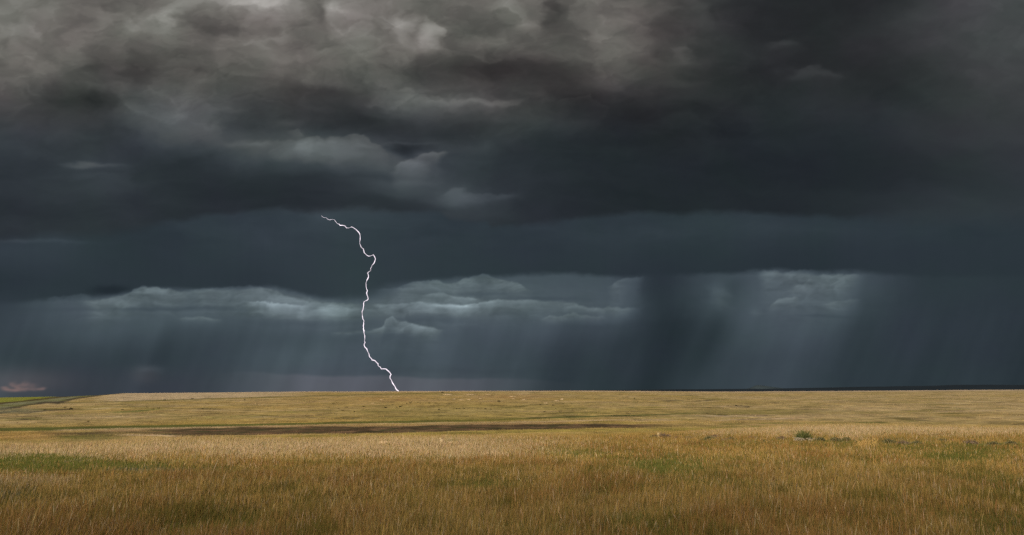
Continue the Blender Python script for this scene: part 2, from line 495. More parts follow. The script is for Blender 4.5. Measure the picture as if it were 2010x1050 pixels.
# ------------------------------------------------------------------ plants, shrubs, stones
def plain_mat(name, col, col2, scale=6, rough=.9):
    m, nt, N, L = new_mat(name)
    out = N.new('ShaderNodeOutputMaterial'); b = N.new('ShaderNodeBsdfPrincipled')
    tc = N.new('ShaderNodeTexCoord'); n = N.new('ShaderNodeTexNoise'); n.inputs['Scale'].default_value = scale; n.inputs['Detail'].default_value = 6
    L.new(tc.outputs['Object'], n.inputs['Vector'])
    r = N.new('ShaderNodeValToRGB'); r.color_ramp.elements[0].position = .35; r.color_ramp.elements[1].position = .65
    r.color_ramp.elements[0].color = (*col, 1); r.color_ramp.elements[1].color = (*col2, 1)
    L.new(n.outputs['Fac'], r.inputs['Fac']); L.new(r.outputs[0], b.inputs['Base Color'])
    b.inputs['Roughness'].default_value = rough; b.inputs['Specular IOR Level'].default_value = .15
    L.new(b.outputs[0], out.inputs[0])
    return m


def leaf_cloud(nleaf, rx, ry, rz, ls, seed, lift=.0):
    """leaf-sized faces spread through a lumpy low crown"""
    g = np.random.default_rng(seed)
    lob = g.normal(0, 1, (7, 3)); lob /= np.linalg.norm(lob, axis=1)[:, None]; lob[:, 2] = np.abs(lob[:, 2]) * .7
    k = g.integers(0, 7, nleaf)
    p = lob[k] * .55 + g.normal(0, .27, (nleaf, 3))
    p = p * np.array([rx, ry, rz]); p[:, 2] = np.abs(p[:, 2]) + lift
    a = g.normal(0, 1, (nleaf, 3)); a /= np.linalg.norm(a, axis=1)[:, None]
    b = np.cross(a, g.normal(0, 1, (nleaf, 3))); b /= np.linalg.norm(b, axis=1)[:, None]
    s = ls * np.exp(g.normal(0, .3, nleaf))[:, None]
    V = np.stack([p - a * s, p + b * s * .45, p + a * s, p - b * s * .45], 1).reshape(-1, 3)
    return V, np.arange(nleaf * 4), np.full(nleaf, 4)


def stems_mesh(n, rx, h, w, seed, spread=.8):
    g = np.random.default_rng(seed)
    V, Fs = [], []
    for i in range(n):
        a = g.uniform(0, 2 * PI); l = g.uniform(.2, 1) * spread
        top = np.array([math.cos(a) * rx * l, math.sin(a) * rx * l, h * g.uniform(.6, 1)])
        mid = top * np.array([.35, .35, .55])
        pts = [np.zeros(3) + g.normal(0, .03 * rx, 3) * [1, 1, 0], mid, top]
        b = len(V)
        for j, q in enumerate(pts):
            ww = w * (1 - .35 * j)
            for t in range(4):
                V.append(q + np.array([math.cos(t * PI / 2), math.sin(t * PI / 2), 0]) * ww)
        for j in range(2):
            for t in range(4):
                Fs += [b + j * 4 + t, b + j * 4 + (t + 1) % 4, b + j * 4 + 4 + (t + 1) % 4, b + j * 4 + 4 + t]
    return np.array(V), np.array(Fs), np.full(len(Fs) // 4, 4)


def copy_thing(src, loc, rz, sc, label, group=None):
    r = src.copy(); C.objects.link(r); r.location = loc; r.rotation_euler = (0, 0, rz); r.scale = sc
    r['label'] = label
    if group: r['group'] = group
    for ch in list(src.children):
        c = ch.copy(); C.objects.link(c); c.parent = r
    return r


HILL = [(605.6, 799, 2), (654.7, 791, 3), (645.4, 800, 2), (680, 799.5, 3), (664, 802, 2), (673, 805.4, 3), (714, 797.7, 3), (712, 803, 3),
        (695.8, 808, 2), (756.7, 800, 4), (769.8, 794.5, 3), (763.6, 795.4, 2), (788.8, 795, 2), (785, 798.3, 4), (779, 799.4, 2),
        (798.4, 791.7, 2), (803, 788.3, 2), (808, 788, 2), (806, 791, 3), (820, 790, 2), (824.5, 789.8, 1.5), (825.7, 791.7, 1.5),
        (842, 791, 3), (824.5, 803, 2), (855, 791, 3), (861.8, 800.5, 3), (861.4, 804, 3), (867, 801, 1.5), (868, 770.6, 3),
        (891, 801, 2), (896, 801.8, 3), (902, 801.4, 3), (911, 801.8, 3), (938, 801, 2), (943, 791.4, 2), (979, 787.6, 4), (953, 802.5, 3),
        (963.8, 803, 3), (967, 807, 1.5), (1060, 794.8, 3), (1074, 793.6, 2.5), (1085.7, 795.4, 3), (1090.7, 802, 2), (1069, 808, 3),
        (139, 803, 5), (127.5, 799.5, 2.5), (173.5, 827, 3), (240.7, 803.5, 2.5), (88, 805, 3), (378, 782, 3), (323, 785, 3), (480, 784.7, 2.5),
        (407, 793, 2), (398, 802.6, 3), (311, 801, 3), (301, 803, 3), (288.6, 799, 2), (356, 801, 1.5), (455, 796, 1.5),
        (1245, 782, 2), (1352, 783.4, 2), (1105.7, 792.6, 2.5), (1122, 792, 2), (1124, 804.6, 2.5), (1231, 811, 3), (1252, 787.7, 1.5),
        (1428, 797, 3), (1445, 796, 3), (1455, 796.2, 2.5), (1470, 799, 3)]


def build_plants(gmat):
    dark = plain_mat('dark_shrub_leaves', (.012, .013, .006), (.030, .028, .012), 3)
    dusk = plain_mat('dusty_shrub_leaves', (.10, .07, .05), (.18, .13, .085), 4)
    sage = plain_mat('sage_leaves', (.070, .068, .028), (.15, .135, .062), 4)
    twig = plain_mat('twig_bark', (.10, .07, .045), (.20, .15, .10), 10)
    bleached = plain_mat('bleached_straw', (.22, .18, .12), (.42, .36, .26), 8)
    yucca_m = plain_mat('yucca_leaves', (.035, .042, .014), (.10, .105, .03), 5)
    stone = plain_mat('pale_stone', (.28, .20, .10), (.46, .35, .22), .35)

    # dark shrubs dotted over the hillside
    protos = []
    for k in range(3):
        root = empty('hillside_shrub', (0, 0, -50))
        V, Fc, S = leaf_cloud(420, 1.0, 1.0, .8, .16, 100 + k, .05)
        mesh_np('foliage', V, Fc, S, dark, parent=root)
        V, Fc, S = stems_mesh(7, .7, .7, .03, 200 + k)
        mesh_np('stem', V, Fc, S, twig, parent=root)
        tag(root, 'x', 'shrub', 'dark shrubs dotted over the far hillside')
        protos.append(root)
    for i, (u, v, s) in enumerate(HILL):
        x, y, z, r = ground_at(u, v + .6)
        wid = s * r / F * .80
        rz = random.uniform(0, 6)
        sc = (wid, wid, wid * random.uniform(.65, .95))
        if s >= 4:
            lab = 'one of the larger round dark shrubs on the far golden hillside'
        elif u < 560:
            lab = 'small dark shrub on the straw-coloured slope at the left of the far hill'
        elif u < 1140:
            lab = 'small dark shrub on the olive slope below the lightning and the pale outcrops'
        else:
            lab = 'small dark shrub on the open plain below the long dark hills'
        if i < 3:
            o = protos[i]; o.location = (x, y, z - .05); o.rotation_euler = (0, 0, rz); o.scale = sc; o['label'] = lab
        else:
            copy_thing(protos[i % 3], (x, y, z - .05), rz, sc, lab)

    # brownish low shrubs in a row at the far edge of the meadow
    row = [(1282, 857, 12, 0), (1302, 857, 18, 1), (1328, 858, 9, 1), (1352, 860, 12, 1), (1380, 862, 8, 0), (1393, 860, 14, 0), (1403, 858, 14, 1),
           (1424, 865, 13, 1), (1434, 861, 12, 0), (1475, 858, 10, 1), (1500, 866, 10, 2), (1532, 860, 13, 1), (1610, 863, 14, 2), (1640, 864, 15, 2),
           (1662, 862, 12, 2), (1745, 868, 16, 2), (1775, 870, 14, 1), (1800, 869, 12, 2), (1850, 866, 13, 2), (1905, 869, 14, 1), (1950, 872, 13, 2), (1985, 870, 12, 2)]
    names = {0: ('dark green low shrub', sage), 1: ('purplish brown low shrub', dusk), 2: ('grey-green low shrub', sage)}
    pr = {}
    for k in (0, 1, 2):
        root = empty('low_shrub', (0, 0, -50))
        V, Fc, S = leaf_cloud(900, .5, .5, .34, .045, 300 + k, .02)
        mesh_np('foliage', V, Fc, S, names[k][1], parent=root)
        V, Fc, S = stems_mesh(16, .42, .36, .010, 320 + k, 1)
        mesh_np('stem', V, Fc, S, twig, parent=root)
        tag(root, 'x', 'shrub', 'low shrubs along the far edge of the grass')
        pr[k] = [root, False]
    where = ['beside the pale upright stalk', 'close behind the pale upright stalk', 'right of the pale upright stalk', 'in the gap between stalk and shrub cluster',
             'at the near side of the brown shrub cluster', 'in the brown shrub cluster, left one', 'in the brown shrub cluster, tallest one', 'in front of the brown shrub cluster',
             'just right of the brown shrub cluster', 'alone between the shrub cluster and the yucca', 'alone a little nearer than its neighbours, left of the yucca',
             'just left of the spiky yucca', 'just right of the spiky yucca', 'second to the right of the spiky yucca', 'third to the right of the yucca, beside the golden feathery plant',
             'just right of the golden feathery plant', 'second to the right of the golden feathery plant', 'third to the right of the golden feathery plant',
             'fifth from the right end of the row', 'third from the right end of the row', 'second from the right end of the row', 'last at the right end of the row']
    for i, (u, v, s, k) in enumerate(row):
        x, y, z, r = ground_at(u, v + 3)
        wid = s * 1.6 * r / F
        lab = names[k][0] + ' ' + where[i]
        sc = (wid, wid, wid * .95)
        if not pr[k][1]:
            o = pr[k][0]; o.location = (x, y, z); o.scale = sc; o['label'] = lab; pr[k][1] = True
        else:
            copy_thing(pr[k][0], (x, y, z), random.uniform(0, 6), sc, lab)

    # spiky yucca with a skirt of bleached leaves
    x, y, z, r = ground_at(1578, 866)
    root = empty('yucca', (x, y, z)); tag(root, 'spiky dark green yucca with bleached dead leaves at its foot, beyond the grass', 'yucca')
    g = np.random.default_rng(5)
    n = 260
    k = g.random(n); a = g.uniform(0, 2 * PI, n); el = g.uniform(.25, 1.35, n)
    Ln = r / F * 21 * g.uniform(.7, 1.1, n)
    cx = g.normal(0, .25, n) * r / F * 12
    V, Fc, S, off = [], [], [], 0
    for i in range(n):
        d = np.array([math.cos(a[i]) * math.cos(el[i]), math.sin(a[i]) * math.cos(el[i]) * .7, math.sin(el[i])])
        s_ = np.cross(d, [0, 1, .2]); s_ /= np.linalg.norm(s_) + 1e-6
        b0 = np.array([cx[i], g.normal(0, .2), .02]); w_ = .03
        V += [b0 - s_ * w_, b0 + s_ * w_, b0 + d * Ln[i] * .6 + s_ * w_ * .8, b0 + d * Ln[i] * .6 - s_ * w_ * .8, b0 + d * Ln[i]]
        Fc += [off, off + 1, off + 2, off + 3, off + 3, off + 2, off + 4]; S += [4, 3]; off += 5
    mesh_np('leaves', np.array(V), np.array(Fc), np.array(S), yucca_m, parent=root)
    V, Fc, S, off = [], [], [], 0
    for i in range(160):
        aa = g.uniform(PI * .75, PI * 1.25) if i % 3 else g.uniform(0, 2 * PI); ee = g.uniform(.05, .5)
        d = np.array([math.cos(aa) * math.cos(ee), -abs(math.sin(aa)) * math.cos(ee), math.sin(ee)]); s_ = np.array([0, .3, 1.0])
        L_ = r / F * 17 * g.uniform(.5, 1.1)
        b0 = np.array([g.normal(-.1, .25), -.25, .08]); w_ = .022
        V += [b0 - s_ * w_, b0 + s_ * w_, b0 + d * L_ * .6 + s_ * w_, b0 + d * L_ * .6 - s_ * w_, b0 + d * L_ - np.array([0, 0, .1])]
        Fc += [off, off + 1, off + 2, off + 3, off + 3, off + 2, off + 4]; S += [4, 3]; off += 5
    mesh_np('dead_leaves', np.array(V), np.array(Fc), np.array(S), bleached, parent=root)

    # upright and feathery plants of pale straw
    def stalk_plant(name, u, v, hpx, wpx, n, label, cat, col, spread, parts=True):
        x, y, z, r = ground_at(u, v)
        root = empty(name, (x, y, z)); tag(root, label, cat)
        g = np.random.default_rng(int(u)); px = r / F
        bx = g.normal(0, .3, n) * wpx * px; by = g.normal(0, .2, n)
        h = hpx * px * g.uniform(.6, 1.0, n)
        w = np.full(n, px * .8)
        ld = np.where(bx > 0, 0, PI) + g.normal(0, .5, n)
        cc = np.clip(np.array(col)[None] * np.exp(g.normal(0, .18, n))[:, None], 0, .9)
        V, Fc, S, co = blades(bx, by, np.full(n, -.05), h, w, np.abs(g.normal(spread, spread * .5, n)), ld, g.normal(0, .4, n), cc, np.full(n, .6), 4)
        mesh_np('dry_stalks', V, Fc, S, gmat, co, parent=root)  # the stalks of the plant
        m = n * 6
        i = g.integers(0, n, m); t = g.uniform(.55, 1.0, m)
        ln = np.abs(g.normal(spread, spread * .5, n))
        hx = bx[i] + np.cos(ld[i]) * spread * t ** 1.8 * h[i] + g.normal(0, px * .7, m); hz = h[i] * t * .95
        V, Fc, S, co = blades(hx, by[i], hz, np.full(m, px * 2.2), np.full(m, px * .7), np.full(m, .4), g.uniform(0, 6.28, m), g.normal(0, .5, m), np.clip(cc[i] * 1.15, 0, .9), np.zeros(m), 2)
        mesh_np('seed_heads', V, Fc, S, gmat, co, parent=root)  # seed heads along the upper part of the stalks
    stalk_plant('dry_stalk', 1293, 861, 13, 1.2, 5, 'pale upright dry stalk standing alone at the far edge of the grass', 'stalk', (.60, .47, .26), .05)
    stalk_plant('feathery_plant', 1692, 884, 21, 16, 30, 'golden feathery dry plant leaning left above the green hollow', 'plant', (.40, .27, .10), .35)
    stalk_plant('feathery_plant', 1713, 882, 21, 10, 22, 'yellow feathery dry plant just right of the larger leaning one', 'plant', (.40, .28, .10), .2)
    stalk_plant('pale_grass_tuft', 866, 873, 14, 5, 10, 'thin pale grass tuft, taller of the two at the meadow edge beyond the brown strip', 'grass tuft', (.66, .53, .34), .08)
    stalk_plant('pale_grass_tuft', 886, 875, 9, 6, 9, 'short pale grass tuft right beside the taller pale one', 'grass tuft', (.62, .48, .30), .1)
    stalk_plant('pale_grass_tuft', 754, 874, 7, 14, 26, 'low wide cream grass tuft at the meadow edge', 'grass tuft', (.64, .50, .32), .15)
    stalk_plant('branching_stalk', 1912, 1052, 38, 12, 6, 'pale branching stalk rising among the nearest grass', 'stalk', (.36, .27, .14), .22)
    stalk_plant('branching_stalk', 220, 1060, 42, 12, 5, 'thin grey branching stalk in the nearest grass of the left side', 'stalk', (.32, .26, .17), .25)

    # outcrops of pale earth and rock high on the slope
    def rock(name, u, v, wpx, hpx, seed, label, group=None, mat=stone, cat='outcrop'):
        x, y, z, r = ground_at(u, v); px = r / F
        g = np.random.default_rng(seed)
        nr, nc = 9, 20
        th = np.linspace(0, PI / 2 * 1.12, nr)[:, None]; ph = np.linspace(0, 2 * PI, nc, endpoint=False)[None, :]
        rad = 1 + .6 * gn(np.cos(ph) * 1.7 + seed + th * .8, np.sin(ph) * 1.7 + th, seed) + .18 * gn(np.cos(ph) * 5 + seed, np.sin(ph) * 5 + th * 3, seed + 1)
        a_, b_, c_ = wpx * px * .46, wpx * px * .22 + .3, hpx * px * .75
        X = a_ * rad * np.sin(th) * np.cos(ph); Y = b_ * rad * np.sin(th) * np.sin(ph); Z = c_ * (np.cos(th) * rad)
        V = np.stack([X, Y, Z + 0 * X], -1).reshape(-1, 3)
        Fs = []
        for i in range(nr - 1):
            for j in range(nc):
                Fs += [i * nc + j, i * nc + (j + 1) % nc, (i + 1) * nc + (j + 1) % nc, (i + 1) * nc + j]
        o = mesh_np(name, V, np.array(Fs)[::-1].copy(), np.full(len(Fs) // 4, 4), mat)
        o.location = (x, y, z - .08 * c_); o.rotation_euler = (0, 0, g.uniform(-.15, .15))
        tag(o, label, cat, group)
    OUT = [(878, 774.6, 18, 1.2), (923, 775, 26, 1.2), (959, 775, 18, 1.0), (1004, 778.5, 17, 1.2), (1024, 774, 18, 1.2), (1028, 785.2, 13, 1.4), (1007, 783, 8, 1.2),
           (906, 785.5, 13, 1.5), (921, 785, 8, 1.3), (892, 783.8, 6, 1.1), (943, 783, 7, 1.1), (1071, 791.5, 10, 1.2), (1103, 784, 8, 2.0), (1093, 786.8, 11, 1.3),
           (749, 785, 7, 1.2), (732, 792, 7, 1.0), (768, 779.5, 7, 1.0), (783, 779, 6, 1.0)]
    for i, (u, v, w, h) in enumerate(OUT):
        if v < 779 and u > 850: lab = 'long thin cream outcrop in the upper row just under the ridge'
        elif u > 1060: lab = 'cream outcrop in the slanting line at the right end of the outcrops'
        elif u > 850: lab = 'short bright outcrop in the lower row of the slope'
        else: lab = 'small pinkish outcrop on the reddish slope under the lightning'
        rock('outcrop', u, v, w, h, 400 + i, lab, 'pale outcrops under the ridge')
    rock('pale_rock', 1988, 1022, 16, 7, 480, 'pale rock showing through the nearest dark green grass', cat='rock')


# ------------------------------------------------------------------ distant hills
def build_far_hills():
    def hill(name, dist, prof, depth, mat):
        us = np.linspace(prof[0][0], prof[-1][0], 260)
        vt = np.interp(us, [p[0] for p in prof], [p[1] for p in prof])
        g = .35 * fbm(us / 60, us * 0, 91, 5)
        vt = vt + g
        rows = []
        for k, dd in enumerate(np.linspace(-1, 1, 9)):
            rr = dist + dd * depth
            hh = math.sqrt(max(0, 1 - dd * dd)) ** 1.2
            xs, ys = [], []
            a = (us - 1005) / F / CP * .987
            az = np.arctan(a)
            top = CAM_Z + (V0 - vt) / F * dist * np.cos(az * 0)
            z = -60 + (top + 60) * hh
            rows.append(np.stack([rr * np.sin(az), rr * np.cos(az), z], -1))
        V = np.concatenate(rows); f, s = grid_faces(9, len(us))
        o = mesh_np(name, V, f, s, mat, smooth=True)
        tag(o, kind='structure')
    m1 = plain_mat('cloud_shaded_hill', (.0055, .0105, .016), (.008, .0145, .022), .002)  # storm-cloud shade over the hills is put into this dark colour
    m2 = plain_mat('distant_butte', (.028, .042, .052), (.032, .047, .057), .001)  # paler blue puts the distance haze into the butte's colour
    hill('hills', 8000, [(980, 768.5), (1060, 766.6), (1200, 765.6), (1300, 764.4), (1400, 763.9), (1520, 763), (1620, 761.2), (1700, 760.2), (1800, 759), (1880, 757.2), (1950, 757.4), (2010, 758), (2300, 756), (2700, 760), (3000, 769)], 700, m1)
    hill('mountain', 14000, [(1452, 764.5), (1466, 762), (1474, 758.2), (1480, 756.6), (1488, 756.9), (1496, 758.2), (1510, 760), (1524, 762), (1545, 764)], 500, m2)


# ------------------------------------------------------------------ lightning
BOLT = [(630.8, 422.4), (636, 427), (647, 431.5), (655, 430.4), (662, 438.7), (667.7, 442.3), (674, 442.3), (684, 447.4), (690.5, 445.2), (698.4, 450), (705.7, 458),
        (707, 467), (706, 477.8), (708.6, 484.3), (713, 488), (715, 496), (720.5, 501.3), (726.7, 502.4), (733, 500), (737, 507.9), (734.6, 515.8), (727.4, 526.7),
        (727.8, 531), (721.6, 535.7), (723.4, 543), (718.3, 555.6), (719.4, 566.5), (720.5, 579), (722.7, 587), (714.4, 592.5), (713.3, 602.7), (710.7, 611.7),
        (711.5, 621.5), (714.4, 629.8), (713.3, 646), (716, 658.8), (715, 678.7), (721, 687.7), (726.7, 702), (730.3, 706.5), (736.8, 708.4), (742.2, 714), (743, 718.5),
        (748.4, 724), (757.4, 724), (762.9, 728.6), (767.6, 734.8), (765.4, 742), (769.4, 749.3), (773.7, 756.5), (776.6, 762), (782, 767.4), (786, 778)]


def build_bolt():
    D = 4000.0
    pts = []
    g = np.random.default_rng(3)
    P = [np.array(p, float) for p in BOLT]
    for i in range(len(P) - 1):
        d = P[i + 1] - P[i]; ln = np.linalg.norm(d); k = max(2, int(ln / 3.2))
        nrm = np.array([-d[1], d[0]]) / (ln + 1e-6)
        for j in range(k):
            t = j / k
            pts.append(P[i] + d * t + nrm * (g.normal(0, .5) if j else 0))
    pts.append(P[-1])
    W = []
    for k, (u, v) in enumerate(pts):
        dx, dy, dz = photo_dir(u, v)
        yy = D + 60 * math.sin(k * .13) + g.normal(0, 2)
        W.append(Vector((dx / dy * yy, yy, CAM_Z + dz / dy * yy)))
    m, nt, N, L = new_mat('lightning_glow')
    out = N.new('ShaderNodeOutputMaterial'); e = N.new('ShaderNodeEmission')
    e.inputs['Color'].default_value = (1.0, .88, .98, 1)
    tc = N.new('ShaderNodeTexCoord'); nz = N.new('ShaderNodeTexNoise'); nz.inputs['Scale'].default_value = .02; nz.inputs['Detail'].default_value = 3
    L.new(tc.outputs['Object'], nz.inputs['Vector'])
    mr = N.new('ShaderNodeMapRange'); mr.inputs['From Min'].default_value = .3; mr.inputs['From Max'].default_value = .7
    mr.inputs['To Min'].default_value = .50; mr.inputs['To Max'].default_value = 1.55
    L.new(nz.outputs['Fac'], mr.inputs['Value']); L.new(mr.outputs[0], e.inputs['Strength'])
    L.new(e.outputs[0], out.inputs[0])
    nseg = 8; V = []; Fs = []
    n = len(W)
    for i, p in enumerate(W):
        a = W[max(0, i - 1)]; b = W[min(n - 1, i + 1)]
        d = (b - a).normalized(); s = d.cross(Vector((0, 1, 0))).normalized(); t = d.cross(s).normalized()
        pos = i / n
        rad = D / F * (.44 + .30 * pos + .18 * math.sin(i * 1.7) + .15 * math.sin(i * .61)) * min(1, .25 + pos * 7)
        for k in range(nseg):
            th = 2 * PI * k / nseg
            V.append(p + s * math.cos(th) * rad + t * math.sin(th) * rad)
    for i in range(n - 1):
        for k in range(nseg):
            Fs += [i * nseg + k, i * nseg + (k + 1) % nseg, (i + 1) * nseg + (k + 1) % nseg, (i + 1) * nseg + k]
    o = mesh_np('lightning_bolt', np.array([tuple(v) for v in V]), np.array(Fs), np.full(len(Fs) // 4, 4), m, smooth=True)
    tag(o, 'jagged white lightning bolt striking down behind the grassy ridge', 'lightning')


# ------------------------------------------------------------------ sky
UC = np.arange(0, 2001, 100)
GU = np.array([  # rows v = 0..450 step 50 : cloud deck
    [128, 118, 108, 128, 140, 156, 120, 134, 110, 112, 118, 85, 100, 76, 62, 42, 40, 42, 52, 70, 76],
    [116, 114, 108, 126, 106, 122, 114, 124, 130, 98, 104, 80, 96, 68, 60, 42, 40, 46, 60, 68, 74],
    [106, 100, 100, 94, 95, 107, 100, 114, 108, 82, 78, 88, 98, 66, 52, 44, 42, 45, 55, 64, 70],
    [106, 84, 76, 78, 84, 92, 84, 82, 76, 64, 54, 60, 76, 62, 46, 42, 44, 42, 50, 60, 64],
    [74, 60, 60, 86, 90, 64, 58, 54, 84, 76, 62, 46, 42, 44, 43, 43, 48, 46, 50, 56, 60],
    [60, 61, 56, 66, 84, 60, 60, 47, 52, 54, 60, 50, 42, 42, 41, 42, 43, 46, 51, 54, 58],
    [56, 58, 58, 54, 58, 72, 82, 80, 66, 56, 51, 45, 42, 41, 40, 40, 41, 42, 46, 50, 55],
    [51, 54, 60, 53, 47, 47, 48, 55, 80, 60, 52, 46, 42, 40, 39, 39, 40, 42, 44, 49, 54],
    [50, 52, 52, 50, 46, 45, 46, 48, 52, 66, 50, 44, 42, 41, 41, 41, 42, 46, 52, 54, 55],
    [50, 50, 51, 48, 46, 46, 47, 48, 50, 50, 50, 46, 44, 43, 44, 44, 46, 50, 54, 55, 56]], float)
GM = np.array([  # rows v = 400..600 step 50 : grey-blue middle
    [60, 60, 58, 58, 62, 62, 63, 64, 62, 58, 58, 60, 60, 60, 60, 60, 58, 58, 57, 56, 55],
    [60, 60, 58, 58, 60, 62, 64, 64, 62, 59, 58, 58, 59, 59, 60, 60, 59, 58, 57, 56, 56],
    [62, 62, 58, 56, 58, 60, 62, 62, 60, 58, 57, 56, 57, 54, 55, 54, 53, 55, 55, 55, 55],
    [54, 56, 56, 55, 56, 56, 60, 62, 60, 58, 56, 55, 54, 52, 52, 52, 52, 54, 55, 55, 54],
    [58, 58, 57, 57, 57, 58, 60, 62, 62, 60, 58, 56, 54, 52, 52, 53, 54, 55, 55, 55, 54]], float)
GL = np.array([  # rows v = 500..750 step 50 : rain and lit clouds under the deck
    [58, 62, 70, 76, 78, 80, 84, 78, 80, 84, 84, 80, 76, 54, 66, 86, 94, 72, 57, 56, 54],
    [57, 62, 74, 84, 86, 86, 80, 72, 78, 86, 88, 82, 78, 52, 70, 88, 96, 74, 57, 56, 54],
    [60, 78, 98, 92, 94, 102, 116, 112, 112, 108, 100, 96, 88, 53, 74, 86, 92, 70, 57, 55, 54],
    [62, 72, 80, 72, 72, 76, 76, 82, 92, 84, 80, 76, 66, 50, 62, 78, 80, 65, 57, 55, 54],
    [64, 64, 65, 58, 64, 73, 79, 80, 80, 78, 73, 64, 58, 51, 58, 68, 70, 60, 56, 54, 53],
    [80, 67, 62, 61, 64, 74, 77, 80, 79, 77, 73, 62, 55, 53, 60, 67, 68, 60, 55, 55, 54]], float)
SKYF = [  # u, v, su, sv, amp, layer power
    (495, 5, 40, 14, 24, 1), (815, 40, 30, 12, 24, 1), (868, 72, 22, 24, 26, 1.3), (848, 92, 14, 14, 12, 1), (830, 50, 60, 14, 12, 1), (805, 60, 12, 40, 10, 1), (340, 40, 26, 16, 20, 1.2), (1000, 8, 26, 12, 14, 1), (1030, 42, 20, 14, 16, 1),
    (935, 40, 60, 34, -14, 1.5), (1080, 20, 20, 26, -22, 1.3), (1230, 30, 30, 20, 12, 1), (580, 60, 26, 24, -12, 1.3), (410, 65, 24, 22, -14, 1.3), (20, 75, 26, 30, 12, 1), (10, 90, 18, 12, -22, 1), (60, 108, 16, 10, 12, 1),
    (350, 30, 14, 40, 14, 1), (620, 30, 14, 26, -14, 1), (660, 18, 26, 12, 20, 1), (190, 195, 90, 14, -10, 1), (360, 245, 75, 26, 8, 1.5), (620, 175, 80, 12, -12, 1), (960, 135, 90, 18, -14, 1.2),
    (870, 198, 60, 8, 14, 1), (950, 205, 70, 5, 8, 1), (960, 235, 60, 8, 6, 1), (1340, 105, 18, 12, 12, 1), (1335, 165, 24, 6, 8, 1), (1530, 88, 22, 10, 10, 1), (1590, 150, 40, 7, 10, 1), (1350, 122, 40, 10, 8, 1),
    (640, 300, 120, 20, 22, 2.2), (582, 266, 16, 10, 14, 1.1), (560, 244, 30, 8, 8, 1), (612, 290, 34, 14, 8, 1.5), (480, 285, 50, 8, 12, 1), (690, 307, 80, 7, 9, 1.2), (722, 282, 34, 13, 18, 1.8), (786, 290, 38, 14, -22, 1.3), (770, 322, 60, 14, 16, 1.5), (800, 278, 40, 3, 8, 1),
    (832, 300, 24, 6, 22, 1.2), (808, 318, 24, 12, 28, 1.3), (815, 340, 26, 16, 18, 1.3), (790, 352, 14, 6, 10, 1), (905, 382, 50, 14, 14, 1.2), (860, 396, 40, 8, 8, 1), (1010, 384, 30, 5, 8, 1), (150, 319, 42, 6, 22, 1), (205, 317, 50, 4, 9, 1),
    (170, 340, 60, 8, 5, 1), (950, 285, 34, 12, 7, 1), (770, 345, 60, 8, -8, 1),
    (30, 474, 40, 4, 9, 1), (110, 476, 70, 4, 7, 1),
    (255, 592, 66, 9, 24, 1.5), (320, 577, 52, 12, 20, 1.6), (300, 596, 46, 6, 12, 1), (150, 582, 30, 5, 10, 1), (220, 568, 34, 9, -16, 1.5), (420, 580, 60, 12, 6, 1.5), (330, 608, 150, 4, -18, 1.2), (410, 627, 46, 3, 16, 1.2), (330, 620, 12, 3, 8, 1),
    (520, 600, 40, 7, 18, 1.3), (565, 602, 44, 8, 30, 1.5), (588, 605, 18, 6, 26, 1.4), (480, 590, 30, 5, 16, 1), (680, 611, 52, 10, 26, 1.6), (650, 598, 30, 8, 14, 1.2), (850, 603, 130, 7, 34, 1.6), (915, 604, 40, 6, 16, 1.5), (960, 592, 60, 7, 14, 1.2),
    (775, 643, 36, 11, 26, 1.7), (760, 630, 16, 10, 16, 1.2), (810, 650, 56, 5, 34, 1.7), (690, 652, 56, 4, 20, 1.4), (850, 651, 20, 3, 18, 1), (850, 628, 70, 9, -16, 1.6), (620, 630, 110, 8, -12, 1.3),
    (870, 556, 40, 8, 14, 1.4), (930, 552, 40, 12, 18, 1.5), (1010, 562, 36, 10, 14, 1.4), (880, 583, 56, 5, 22, 1.4), (955, 578, 90, 4, -14, 1), (1050, 588, 80, 4, -16, 1.2), (1060, 572, 60, 8, 6, 1),
    (1085, 628, 22, 5, 24, 1.5), (1130, 624, 30, 5, 14, 1.3), (1100, 608, 90, 6, 18, 1.3), (1220, 604, 34, 6, 14, 1.2), (1150, 640, 70, 6, -6, 1), (1232, 570, 22, 28, 16, 1.6), (1100, 555, 40, 8, 6, 1),
    (1515, 536, 26, 9, 14, 1.6), (1562, 562, 14, 9, 22, 1.5), (1555, 584, 12, 8, 18, 1.4), (1640, 565, 46, 22, 22, 1.9), (1522, 592, 16, 8, 14, 1.3), (1600, 598, 60, 6, 8, 1), (1612, 620, 44, 3, -12, 1.1), (1475, 610, 10, 8, 10, 1), (1415, 580, 14, 24, 18, 1.2), (1400, 600, 10, 14, 8, 1), (1620, 540, 30, 8, 10, 1),
    (285, 728, 20, 6, 14, 1), (860, 728, 160, 6, -5, 1)]
